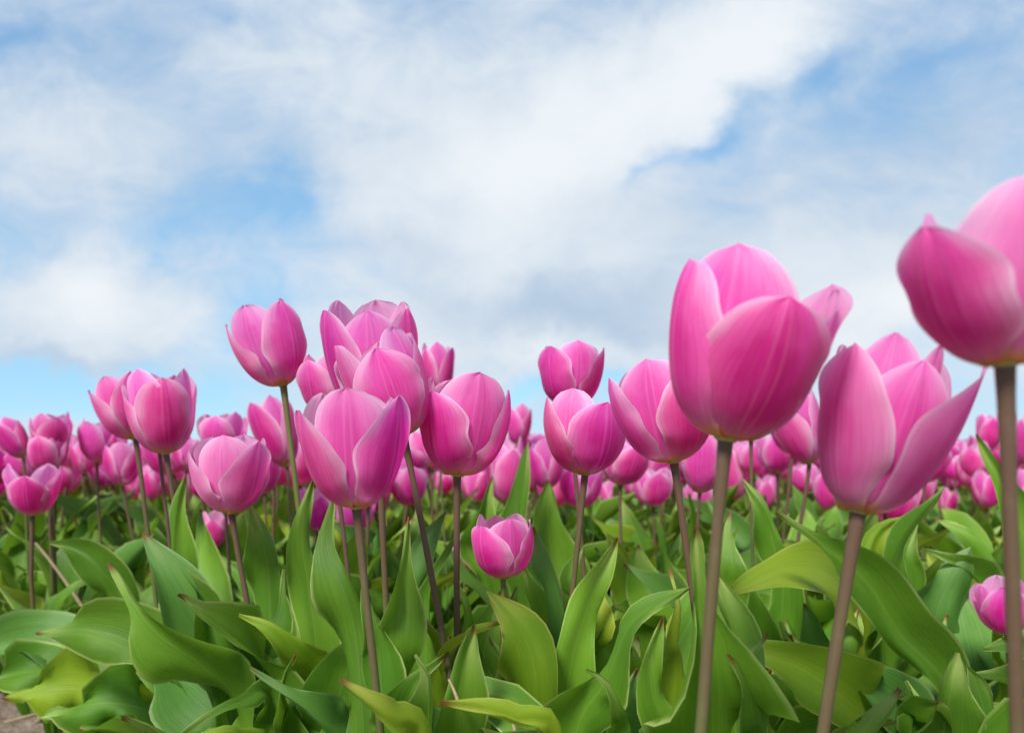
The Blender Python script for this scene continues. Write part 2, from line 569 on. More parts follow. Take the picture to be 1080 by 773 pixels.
def leaf_sheet(pts, width, face=(0, -1, .35), roll=0.0, twist=0.0, fold=18.0, wave=0.006, nwave=2.5, vm=0.48, seed=0, nu=9, nv=30, tip=2.5):
    """a lance shaped leaf along pts (foot to tip): width metres across, its upper face towards `face`, rolled about its length"""
    rng = random.Random(seed)
    P, L = spline(pts, nv)
    T = np.gradient(P, axis=0)
    T /= np.linalg.norm(T, axis=1)[:, None]
    F = np.array(face, float)
    F /= np.linalg.norm(F)
    N = F - (T @ F)[:, None] * T
    N /= np.maximum(np.linalg.norm(N, axis=1), 1e-5)[:, None]
    # smooth the frame
    for _ in range(3):
        N[1:-1] = (N[:-2] + N[1:-1] + N[2:])
        N -= (N * T).sum(1)[:, None] * T
        N /= np.maximum(np.linalg.norm(N, axis=1), 1e-5)[:, None]
    B = np.cross(T, N)
    v = np.linspace(0, 1, nv)
    ang = np.radians(roll + twist * (v - .4))
    N, B = N * np.cos(ang)[:, None] + B * np.sin(ang)[:, None], B * np.cos(ang)[:, None] - N * np.sin(ang)[:, None]
    t = np.clip((v - vm) / (1 - vm), 0, 1)
    prof = np.where(v < vm, 0.42 + 0.58 * np.sin(np.clip(v / vm, 0, 1) * math.pi / 2), (1 - t ** tip) ** 0.95)
    w = prof * width / 2 + 0.0006
    u = np.linspace(-1, 1, nu)
    U = u[None, :] + 0 * v[:, None]
    V = v[:, None] + 0 * U
    Wg = w[:, None]
    fa = np.radians(fold * (1 - 0.3 * v) + 25 * (1 - sstep(v, 0, .35)))[:, None]     # the foot clasps the stem
    lat = U * Wg * np.cos(fa * np.abs(U) ** .4)
    up = np.abs(U) ** 1.35 * Wg * np.sin(fa)
    p1, p2, p3 = (rng.uniform(0, 6.28) for _ in range(3))
    side = np.where(U > 0, 1.0, 0.0)
    env = sstep(V, .12, .35) * (1 - sstep(V, .85, 1.0))
    ph = np.where(U > 0, p1, p2)
    fr = np.where(U > 0, nwave, nwave * 1.17)
    up = up + wave * np.abs(U) ** 2.2 * env * np.sin(6.28 * fr * V + ph)
    up = up + 0.35 * wave * np.abs(U) ** 3 * env * np.sin(6.28 * fr * 2.3 * V + p3)
    up = up + 0.0016 * np.sin(5 * V + 3 * U + p3)
    lat = lat * (1 + 0.05 * np.sin(7 * V + ph)) + np.sign(U) * np.abs(U) ** 2 * wave * .55 * env * np.sin(6.28 * fr * V + ph + 1.1)
    G = P[:, None, :] + B[:, None, :] * lat[..., None] + N[:, None, :] * up[..., None]
    G[..., 2] = np.maximum(G[..., 2], 0.004)
    return sheet(G)


def add_leaf(parent, origin, pts, width, tone='m', **kw):
    v, f, u = leaf_sheet(pts, width, **kw)
    o = link('leaf', mesh('leaf', v - np.array(origin), f, u, [LEAVES[tone]]), parent)
    return o



# ------------------------------------------------------------------ the ground

def ground():
    m, w = mat_new('soil')
    tc = w.n('ShaderNodeTexCoord').outputs['Object']
    a = w.noise(tc, 14.0, 8, 0.65)
    b = w.noise(tc, 90.0, 5, 0.6)
    c = w.mix(w.smooth(a, 0.3, 0.7), (0.11, 0.080, 0.058), (0.27, 0.215, 0.165))
    c = w.mix(w.smooth(b, 0.55, 0.75, 0, .6), c, (0.30, 0.25, 0.20))
    finish(m, w, c, None, 0, 0.9, 0.15, w.math('ADD', a, b), 0.8, 0.012)
    # near part with clods, far part flat, one sheet
    xs = np.concatenate([[-3000, -300, -40, -8, -4], np.linspace(-2.2, 2.2, 150), [4, 8, 40, 300, 3000]])
    ys = np.concatenate([[-3000, -300, -40, -4], np.linspace(-.4, 3.2, 140), [5, 9, 40, 300, 3000]])
    X, Y = np.meshgrid(xs, ys)
    rng = np.random.RandomState(4)
    Z = rng.uniform(-.010, .010, X.shape) * ((np.abs(X) < 2.3) & (Y > -.5) & (Y < 3.3))
    Z += 0.012 * np.sin(X * 23 + 2 * np.sin(Y * 11)) * np.sin(Y * 19 + X * 5) * (np.abs(X) < 2.3) * (Y < 3.3) * (Y > -.5)
    P = np.stack([X, Y, Z - .012], -1)
    v, f, u = sheet(P)
    o = link('ground', mesh('ground', v, f, u, [m]))
    tag(o, None, None, None, 'structure')


ground()

# ------------------------------------------------------------------ tulips seen one by one
# key: base of the bloom (px), left, right and top of the bloom (px), a point lower on the stem (px), size, seed, phase, opening, stem, label
REAL = 0.058
T = {}
SHOWN = []


def tulip(key, bx, by, x0, x1, ytop, sx, sy, size, seed, phase, opn, stem, label, pitch=0, spec=None, wref=None, fine=0, pale=0, rosette=0, footx=None, group=None, slim=.56):
    d = size * REAL * FPX / ((wref or (x1 - x0)))
    base = at(bx, by, d)
    low = at(sx, sy, d)
    slope = (low - base) / max(base.z - low.z, 0.01)
    mid = low + slope * low.z * 0.45
    foot = low + slope * low.z * 0.72
    if footx is not None:
        foot.x = at(footx, HY, d).x
    foot.z = 0
    root = thing('tulip', foot, label, 'tulip', group or 'pink tulips standing above the leaves')
    # bloom: fitted to the outline in the photograph by its real size and lean
    spec = spec or flower_spec(seed, phase, opn)
    nu, nv = (21, 34) if fine else (13, 20)
    petals = [petal(nu=nu, nv=nv, **p) for p in spec]
    lean, scx, scz = 0.0, size * .075, size * .075
    tw, th, tc = x1 - x0, by - ytop, (x0 + x1) / 2
    for it in range(14):
        M = rot(lean, pitch) @ np.diag([scx, scx, scz])
        pts = np.concatenate([p.reshape(-1, 3) for p in petals]) @ M.T + np.array(base)
        px = CX + pts[:, 0] / pts[:, 1] * FPX
        py = HY - (pts[:, 2] - CAMZ) / pts[:, 1] * FPX
        w_, h_, c_ = px.max() - px.min(), by - py.min(), (px.max() + px.min()) / 2
        scx *= 1 + .8 * (tw / w_ - 1)
        scz *= 1 + .8 * (th / h_ - 1)
        lean = max(-32, min(32, lean + math.degrees((tc - c_) / max(th, 20)) * .8))
    scx = min(max(scx, scz * .6), scz * 1.7)
    M = rot(lean, pitch) @ np.diag([scx, scx, scz])
    v, f, u = PIST
    fl = link('flower', mesh('flower', v @ M.T, f, u, [PISTIL]), root, base - foot)
    for p, q in zip(spec, petals):
        v, f, u = sheet(q)
        link('petal', mesh('petal', v @ M.T, f, u, [PETAL_IN if p.get('inner') or pale else PETAL_OUT]), fl)
    # stem
    ax = Vector(M @ np.array([0, 0, 1.0])).normalized()
    p1 = mid
    pts = bez(foot, p1, low, 8)[:-1] + bez(low, (low + base) / 2 - ax * 0.004, base + ax * 0.001, 10)
    r0 = .0036 * size * slim
    rad = [r0 * (.96 + .04 * math.sin(i * 1.3 + seed)) for i in range(len(pts))]
    rad[-3:] = [r0 * 1.03, r0 * 1.10, r0 * 1.30]
    v, f, u = tube_along([p - foot for p in pts], rad, 12)
    ln = np.array([p.z for p in pts])
    u[:, 1] = np.repeat(ln / ln.max(), 13)
    link('stem', mesh('stem', v, f, u, [STEMS[stem]]), root)
    T[key] = (root, foot, d)
    SHOWN.append((base.x / d, (x1 - x0) / 2 / FPX, d))
    if rosette:
        auto_leaves(root, seed, rosette, min(.325, base.z * .86))
    return root


LEAFBANK = []


def make_leafbank():
    rng = random.Random(5)
    for k in range(16):
        L = rng.uniform(.24, .34)
        a0 = R(rng.uniform(4, 14))
        a1 = R(rng.uniform(12, 60))
        sag = rng.uniform(0, .5)
        p = [np.zeros(3)]
        for i in range(5):
            t = i / 4
            a = a0 + (a1 - a0) * t + sag * t * t
            p.append(p[-1] + np.array([math.sin(a), rng.uniform(-.12, .12), math.cos(a)]) * L / 5)
        v, f, u = leaf_sheet(p, rng.uniform(.042, .064), face=(-.95, 0, .3) if rng.random() < .9 else (.9, 0, .3), roll=rng.uniform(-20, 20), twist=rng.uniform(-60, 60),
                             fold=rng.uniform(14, 30), wave=rng.uniform(.005, .014), nwave=rng.uniform(1.6, 3.0), seed=k, nu=7, nv=20)
        tone = rng.choice('mmmmyb')
        LEAFBANK.append((mesh('leaf', v, f, u, [LEAVES[tone]]), v, f, u, tone))


make_leafbank()


def auto_leaves(root, seed, n, top, keep=None):
    rng = random.Random(seed * 31 + 7)
    a0 = rng.uniform(0, 6.28)
    for k in range(n):
        me, v = rng.choice(LEAFBANK)[:2]
        o = link('leaf', me, root)
        a = a0 + k * 6.28 / n + rng.uniform(-.5, .5)
        s = min(rng.uniform(.8, 1.12), top / v[:, 2].max())
        o.rotation_euler = (0, 0, a)
        o.scale = (s, s, s)
        o.location = (math.cos(a) * .004, math.sin(a) * .004, 0)


O = dict
# the three nearest blooms, petal by petal
BIG = [
    O(az=8, L=.80, W=.42, opn=2, seed=1, sharp=.72, ruffle=.006), O(az=-84, L=.97, W=.40, opn=0, seed=2, sharp=.66, ruffle=.010),
    O(az=112, L=1.06, W=.36, opn=6, flare=30, seed=3, sharp=.9, ruffle=.016),
    O(az=-38, L=1.0, W=.36, opn=0, inner=True, seed=4, sharp=.60, ruffle=.006), O(az=172, L=1.08, W=.37, opn=0, inner=True, seed=5, sharp=.6),
    O(az=84, L=.95, W=.30, opn=9, inner=True, seed=6, sharp=.7, ruffle=.014)]
RIGHT = [
    O(az=-80, L=.93, W=.39, opn=6, seed=11, sharp=1.0, ruffle=.008), O(az=84, L=1.0, W=.39, opn=4, seed=12), O(az=-168, L=.98, W=.34, opn=5, seed=13, flare=8),
    O(az=8, L=1.10, W=.46, opn=2, inner=True, seed=14, sharp=.62), O(az=-118, L=1.04, W=.36, opn=1, inner=True, seed=15), O(az=130, L=1.03, W=.34, opn=2, inner=True, seed=16)]
WIDE = [
    O(az=-66, L=.98, W=.40, opn=9, flare=-6, seed=21, sharp=1.0, ruffle=.014), O(az=58, L=1.04, W=.40, opn=19, flare=3, seed=22, sharp=1.15, ruffle=.012), O(az=176, L=1.08, W=.38, opn=5, seed=23, sharp=.6, ruffle=.014),
    O(az=0, L=.92, W=.36, opn=9, inner=True, rs=.92, seed=24, sharp=.9, ruffle=.012), O(az=-128, L=1.0, W=.35, opn=8, inner=True, seed=25, ruffle=.02), O(az=120, L=1.04, W=.36, opn=7, inner=True, seed=26, ruffle=.016),
    O(az=-36, L=1.04, W=.31, opn=4, inner=True, seed=27, ruffle=.016, rs=.74), O(az=40, L=1.04, W=.31, opn=5, inner=True, seed=28, ruffle=.014, rs=.74)]

tulip('h1', 765, 463, 705, 900, 255, 745, 700, 1.0, 1, 0, 0, 'b', 'largest full tulip, tall closed cup with one petal flared out to the right', spec=BIG, wref=168, fine=1, slim=.65)
tulip('h2', 1060, 385, 945, 1178, 176, 1071, 700, 1.0, 2, 0, 0, 'b', 'tallest tulip, cut off by the right edge, on a thick mauve stem', spec=RIGHT, wref=225, fine=1, slim=.58)
tulip('h3', 905, 540, 862, 1044, 350, 876, 720, 1.1, 3, 0, 0, 'b', 'pale wide open tulip with spread ragged petals beside the thick right stem', spec=WIDE, wref=172, fine=1, pale=1, slim=.64)
tulip('h4', 376, 535, 310, 433, 408, 394, 700, 1.0, 4, 5, 9, 'b', 'wide open tulip with a pale striped front petal, lowest of the tall cluster', fine=1, spec=[
    O(az=-62, L=.92, W=.38, opn=11, seed=31, sharp=.85), O(az=66, L=1.0, W=.36, opn=12, seed=32, sharp=1.0, flare=4), O(az=180, L=1.06, W=.39, opn=2, seed=33, sharp=.7),
    O(az=4, L=1.02, W=.37, opn=1, inner=True, seed=34, sharp=.66, ruffle=.006), O(az=-126, L=1.04, W=.33, opn=9, inner=True, seed=35), O(az=124, L=.98, W=.33, opn=5, inner=True, seed=36)])
tulip('h5', 482, 501, 440, 539, 392, 482, 660, 1.0, 5, -40, 2, 'b', 'round many petalled tulip with a dark lower left petal above a straight brown stem', fine=1, spec=[
    O(az=-44, L=.86, W=.39, opn=1, seed=41, sharp=.6), O(az=96, L=.98, W=.38, opn=0, seed=42, sharp=.8), O(az=-150, L=1.04, W=.37, opn=2, seed=43),
    O(az=22, L=1.05, W=.40, opn=0, inner=True, seed=44, sharp=.6), O(az=150, L=1.06, W=.36, opn=1, inner=True, seed=45), O(az=-96, L=.98, W=.33, opn=3, inner=True, seed=46)])
tulip('h6', 299, 406, 237, 324, 314, 322, 600, 1.1, 6, 60, 2, 'g', 'tulip standing free against the sky on a long leaning olive stem', fine=1, rosette=2, spec=[
    O(az=58, L=1.0, W=.36, opn=-1, seed=51, sharp=.8), O(az=-80, L=.96, W=.37, opn=7, seed=52, sharp=.85), O(az=180, L=1.04, W=.38, opn=0, seed=53),
    O(az=-14, L=1.0, W=.38, opn=2, inner=True, seed=54, sharp=.66), O(az=116, L=1.08, W=.33, opn=-4, inner=True, seed=55), O(az=-130, L=1.0, W=.33, opn=2, inner=True, seed=56)])
tulip('h7', 426, 460, 352, 453, 343, 448, 570, .97, 7, 0, 1, 'b', 'tulip with a broad pointed front petal, foremost at the top of the crowded cluster', fine=1, spec=[
    O(az=10, L=.88, W=.38, opn=2, seed=61, sharp=.9), O(az=112, L=1.0, W=.38, opn=0, seed=62, sharp=.65), O(az=-112, L=1.0, W=.37, opn=3, seed=63),
    O(az=58, L=1.02, W=.38, opn=-1, inner=True, seed=64, sharp=.64), O(az=-62, L=1.02, W=.34, opn=3, inner=True, seed=65, sharp=.7), O(az=176, L=1.02, W=.35, opn=0, inner=True, seed=66, sharp=.6)])
tulip('h8', 398, 446, 337, 441, 316, 405, 590, 1.12, 8, -70, 1, 'b', 'highest bloom of the crowded cluster, rounded back petal rising behind the foremost one', fine=1, spec=[
    O(az=-58, L=.93, W=.38, opn=2, seed=71, sharp=.85), O(az=70, L=.9, W=.37, opn=1, seed=72), O(az=176, L=1.06, W=.40, opn=0, seed=73, sharp=.6),
    O(az=10, L=.85, W=.36, opn=0, inner=True, seed=74), O(az=128, L=.98, W=.34, opn=3, inner=True, seed=75, flare=8), O(az=-118, L=1.02, W=.33, opn=1, inner=True, seed=76)])
tulip('h9', 348, 440, 312, 384, 371, 362, 560, .90, 9, -30, 2, 'b', 'dark pink bloom half hidden behind the left side of the crowded cluster')
tulip('h10', 460, 424, 444, 479, 360, 466, 520, .72, 10, 70, 1, 'b', 'slim upright bloom showing just right of the crowded cluster', rosette=3)
tulip('h11', 617, 500, 573, 662, 409, 601, 650, 1.0, 11, 20, 1, 'b', 'egg shaped deep pink tulip on a brown stem, directly below the square bloom', fine=1, spec=[
    O(az=26, L=.94, W=.41, opn=-1, seed=81, sharp=.62), O(az=-86, L=1.0, W=.37, opn=5, seed=82, sharp=.85), O(az=148, L=1.0, W=.37, opn=2, seed=83),
    O(az=-36, L=1.06, W=.35, opn=0, inner=True, seed=84, sharp=.62), O(az=88, L=1.02, W=.34, opn=2, inner=True, seed=85), O(az=-150, L=1.0, W=.34, opn=2, inner=True, seed=86)])
tulip('h12', 601, 430, 567, 638, 358, 612, 560, .98, 12, -20, -2, 'b', 'squarish tulip high against the sky above the egg shaped one', rosette=3, spec=[
    O(az=-50, L=.96, W=.38, opn=-2, seed=91, sharp=.8), O(az=74, L=.96, W=.33, opn=6, seed=92, flare=8, sharp=.9), O(az=-170, L=1.02, W=.36, opn=0, seed=93),
    O(az=14, L=1.0, W=.38, opn=-1, inner=True, seed=94, sharp=.6), O(az=130, L=1.02, W=.33, opn=3, inner=True, seed=95), O(az=-110, L=.98, W=.33, opn=-2, inner=True, seed=96)])
tulip('h13', 711, 487, 641, 753, 377, 727, 600, 1.0, 13, 40, 2, 'b', 'full deep pink tulip with a narrow left outer petal, beside the largest one', fine=1, spec=[
    O(az=38, L=.96, W=.42, opn=-2, seed=101, sharp=.62), O(az=-84, L=1.0, W=.33, opn=9, seed=102, sharp=.9), O(az=160, L=1.0, W=.37, opn=0, seed=103),
    O(az=-28, L=1.06, W=.37, opn=2, inner=True, seed=104, sharp=.66), O(az=96, L=1.04, W=.34, opn=-2, inner=True, seed=105), O(az=-146, L=1.04, W=.34, opn=3, inner=True, seed=106)])
tulip('h14', 531, 609, 497, 563, 541, 529, 680, .68, 14, -30, -2, 'g', 'small low bright tulip nestled among the leaves at the middle', fine=1, spec=[
    O(az=-46, L=.94, W=.40, opn=-1, seed=111, sharp=.72), O(az=84, L=.98, W=.36, opn=1, seed=112, sharp=.9), O(az=-164, L=1.02, W=.37, opn=0, seed=113),
    O(az=22, L=.99, W=.37, opn=-1, inner=True, seed=114, sharp=.7), O(az=140, L=1.02, W=.34, opn=-1, inner=True, seed=115), O(az=-104, L=1.04, W=.33, opn=-2, inner=True, seed=116)])
tulip('h15', 175, 478, 128, 208, 388, 189, 560, 1.15, 15, 30, 2, 'b', 'deep pink tulip in front of its twin, dark oval petal facing the viewer', fine=1, rosette=2, spec=[
    O(az=30, L=.93, W=.39, opn=0, seed=121, sharp=.7), O(az=-76, L=.96, W=.35, opn=6, seed=122, sharp=.9), O(az=150, L=1.02, W=.37, opn=3, seed=123),
    O(az=-22, L=1.02, W=.37, opn=2, inner=True, seed=124, sharp=.64), O(az=92, L=1.02, W=.34, opn=2, inner=True, seed=125), O(az=-140, L=1.03, W=.34, opn=2, inner=True, seed=126)])
tulip('h16', 143, 462, 92, 162, 391, 152, 530, 1.06, 16, -60, 3, 'b', 'tulip tucked close behind its darker twin, leaning left', rosette=2)
tulip('h16b', 168, 474, 140, 196, 393, 176, 545, .90, 17, 10, 1, 'b', 'bloom hidden behind the twin tulips with its thin stem showing beneath them', rosette=2)
tulip('h17', 244, 541, 198, 286, 458, 258, 620, 1.1, 18, 0, 6, 'b', 'open pale tulip with a smooth lilac front petal, low beside the free standing one', fine=1, pale=1, spec=[
    O(az=-70, L=.90, W=.37, opn=12, seed=131, sharp=.9), O(az=62, L=.98, W=.36, opn=8, seed=132, sharp=1.0), O(az=178, L=1.05, W=.37, opn=0, seed=133, sharp=.7),
    O(az=4, L=1.0, W=.37, opn=2, inner=True, seed=134, sharp=.66, ruffle=.006), O(az=-126, L=1.0, W=.33, opn=9, inner=True, seed=135, sharp=.6), O(az=120, L=.98, W=.33, opn=4, inner=True, seed=136)])
tulip('h18', 303, 491, 264, 312, 417, 306, 540, .95, 19, -30, 4, 'b', 'narrow tall tulip behind the leaning olive stem', rosette=3, pitch=-6)
tulip('h18b', 279, 520, 258, 298, 461, 282, 570, .9, 20, 30, 0, 'b', 'pink bloom half covered by the open pale tulip', rosette=3)
tulip('h19', 234, 481, 207, 262, 434, 238, 540, 1.0, 21, 10, 1, 'b', 'rounded soft tulip rising behind the open pale one', rosette=3)
tulip('h20', 34, 543, 2, 66, 488, 33, 610, 1.1, 22, 15, 7, 'b', 'wide cupped tulip lowest at the left edge, petals spread', rosette=3, footx=150, spec=[
    O(az=14, L=.84, W=.38, opn=6, seed=141, sharp=1.0), O(az=-84, L=.98, W=.37, opn=8, seed=142), O(az=112, L=1.0, W=.37, opn=7, seed=143),
    O(az=-44, L=1.0, W=.35, opn=9, inner=True, seed=144), O(az=66, L=.99, W=.36, opn=8, inner=True, seed=145), O(az=174, L=1.0, W=.34, opn=6, inner=True, seed=146)])
tulip('h21', 854, 488, 812, 870, 405, 846, 540, 1.05, 23, 60, 1, 'b', 'tulip between the largest bloom and the wide open one, yellow at its foot', rosette=3)
tulip('h21b', 836, 478, 806, 852, 410, 829, 540, 1.0, 24, 0, 1, 'b', 'bloom wedged behind the largest tulip with only its right side out', rosette=3)
tulip('h22', 738, 519, 717, 768, 449, 736, 550, .95, 25, -20, 5, 'b', 'open tulip with a yellow foot peeping out beneath the largest bloom', rosette=3)
tulip('h23', 654, 511, 634, 686, 458, 655, 570, .98, 26, 10, 1, 'b', 'bloom peeping out between the egg shaped tulip and its full neighbour', rosette=3)
tulip('h24', 1062, 668, 1022, 1090, 606, 1066, 725, .85, 27, -30, 1, 'g', 'small low tulip half hidden by the thick stem at the right edge', fine=1)
tulip('h25', 226, 578, 210, 244, 537, 230, 620, .7, 28, 20, 6, 'g', 'tiny low tulip hanging below the open pale one', rosette=2)
tulip('h25b', 489, 603, 474, 503, 566, 491, 640, .6, 29, 0, 4, 'g', 'tiny low bloom glimpsed behind the straight brown stem', rosette=2)
tulip('h26', 792, 463, 768, 822, 398, 793, 540, .9, 30, 0, 1, 'b', 'tulip hidden behind the largest bloom, its thin stem rising beside the thick one', rosette=3)
# blooms of the middle distance
MIDROWS = [
    ('b1', 25, 482, -10, 32, 439, 27, 530, 1.0, 'blurred tulip cropped by the left edge above the spread cup'),
    ('b2', 54, 478, 30, 77, 434, 56, 530, 1.05, 'blurred tulip forming the top of the far left clump'),
    ('b3', 50, 497, 28, 73, 459, 52, 540, 1.0, 'blurred tulip in front of the far left clump, just above the spread cup'),
    ('b4', 102, 487, 81, 124, 441, 104, 530, 1.0, 'blurred tulip on a dark stem left of the leaning twin'),
    ('b4b', 88, 499, 74, 102, 462, 90, 540, .8, 'small blurred bloom below the far left clump, beside the dark stemmed one'),
    ('b5', 129, 512, 108, 151, 464, 139, 560, 1.0, 'blurred oval tulip right under the leaning twin'),
    ('b8', 161, 527, 149, 173, 490, 163, 560, .75, 'small blurred bud shape showing between the twin stems'),
    ('b9', 196, 496, 181, 211, 462, 199, 540, .75, 'blurred bloom in the gap right of the twin tulips'),
    ('m1', 453, 492, 421, 461, 452, 456, 540, .9, 'blurred bloom between the two many petalled tulips of the cluster'),
    ('m2', 533, 530, 512, 556, 458, 534, 570, 1.0, 'tall blurred tulip just right of the round many petalled one'),
    ('m3', 546, 468, 533, 561, 425, 530, 520, .8, 'small bloom peeking out against the sky right of the round tulip'),
    ('m4', 577, 515, 556, 598, 462, 578, 560, .95, 'blurred tulip behind the pointed leaf left of the egg shaped one'),
    ('m5', 641, 537, 632, 651, 503, 641, 560, .7, 'slender blurred bud right under the egg shaped tulip'),
    ('m6', 689, 534, 667, 711, 491, 690, 570, 1.05, 'blurred round tulip beneath the full deep pink one'),
    ('m7', 696, 506, 678, 712, 471, 697, 540, .9, 'blurred bloom just behind the round tulip, beneath the full deep pink one'),
    ('m10', 738, 546, 720, 752, 508, 738, 570, .85, 'blurred bloom below the yellow footed tulip, beside the thick stem'),
    ('m11', 773, 527, 763, 786, 462, 773, 560, .8, 'narrow blurred tulip right beside the thickest stem'),
    ('m13', 820, 499, 797, 838, 454, 820, 540, 1.0, 'round tulip under the right shoulder of the largest bloom'),
    ('m14', 808, 536, 797, 820, 500, 809, 560, .75, 'small bloom straight below the round tulip under the largest bloom'),
    ('m15', 872, 538, 857, 887, 492, 874, 560, .9, 'blurred bloom at the left foot of the wide open tulip'),
    ('m18', 1027, 503, 1011, 1045, 463, 1026, 540, 1.0, 'blurred tulip under the far right petal of the wide open one'),
    ('m19', 1041, 536, 1024, 1058, 494, 1042, 560, .95, 'pale blurred tulip touching the left side of the thick right stem'),
    ('m20', 999, 546, 990, 1010, 513, 999, 565, .75, 'small blurred bud beneath the flared tip of the wide open tulip'),
    ('m21', 1043, 474, 1029, 1060, 434, 1043, 520, .95, 'blurred bloom against the sky just left of the thick right stem'),
    ('m23', 1082, 490, 1070, 1098, 431, 1083, 530, .95, 'blurred bloom cropped by the right edge, right of the thick stem'),
    ('m24', 1082, 538, 1068, 1100, 494, 1083, 560, .95, 'lower blurred bloom at the right edge, right of the thick stem'),
]
for i, (k, bx, by, x0, x1, yt, sx, sy, s_, lab) in enumerate(MIDROWS):
    rr = random.Random(900 + i)
    tulip(k, bx, by, x0, x1, yt, sx, sy, s_, 200 + i, rr.uniform(0, 120), rr.uniform(-1, 6), 'b', lab, rosette=6)

# ------------------------------------------------------------------ leaf plants whose blooms stand out of sight or who have none

NEARER = {'p_left': .72, 'p_soil': .80, 'p_arch': .90, 'p_mid': .84, 'p_tall': .90, 'p_arm': .84, 'p_wave': .77}


def plant(key, px, d, label):
    f = at(px, HY, d * NEARER.get(key, 1))
    f.z = 0
    T[key] = (thing('tulip_plant', f, label, 'plant', 'leafy tulip plants without a bloom in sight'), f, d)


PLANTS = [
    ('p_soil', 215, .95, 'sprawling wavy edged leaves lying over the bare soil at bottom left'),
    ('p_left', 262, .78, 'two broad pointed leaves slanting up left above the sprawling wavy edged ones'),
    ('p_arch', 330, .62, 'low plant with an arching pale leaf and a square folded leaf'),
    ('p_mid', 480, .56, 'bright upright leaf with a yellow lying leaf below the round tulip'),
    ('p_tall', 590, .62, 'plant with one tall slender leaf next to the egg shaped tulip stem'),
    ('p_arm', 640, .55, 'long leaf arching right beside a spoon shaped leaf, left of the thickest stem'),
    ('p_wave', 742, .50, 'big upright wavy leaf standing straight behind the thickest stem'),
    ('p_round', 880, .62, 'broad rounded leaf bending left over the plants beside the thickest stem'),
    ('p_twist', 960, .56, 'twisting long leaf that crosses behind the stem of the wide open tulip'),
    ('p_right', 1000, .50, 'large pointed leaf with a rusty tip at bottom right'),
    ('p_edge', 1060, .70, 'cluster of broad dull leaves behind the thick stem at right'),
    ('p_back', 690, .85, 'pair of rounded upright leaves behind the egg shaped tulip stem'),
    ('p_mback', 580, .90, 'dark upright leaf pair reaching up beneath the egg shaped tulip'),
]
for a in PLANTS:
    plant(*a)
    if a[0] != 'p_soil':
        auto_leaves(T[a[0]][0], len(a[3]) + int(a[1]), 8 if a[0] != 'p_left' else 3, CAMZ - .25 * T[a[0]][2])

UP = (0, -.45, .9)
FR = (0, -1, .30)
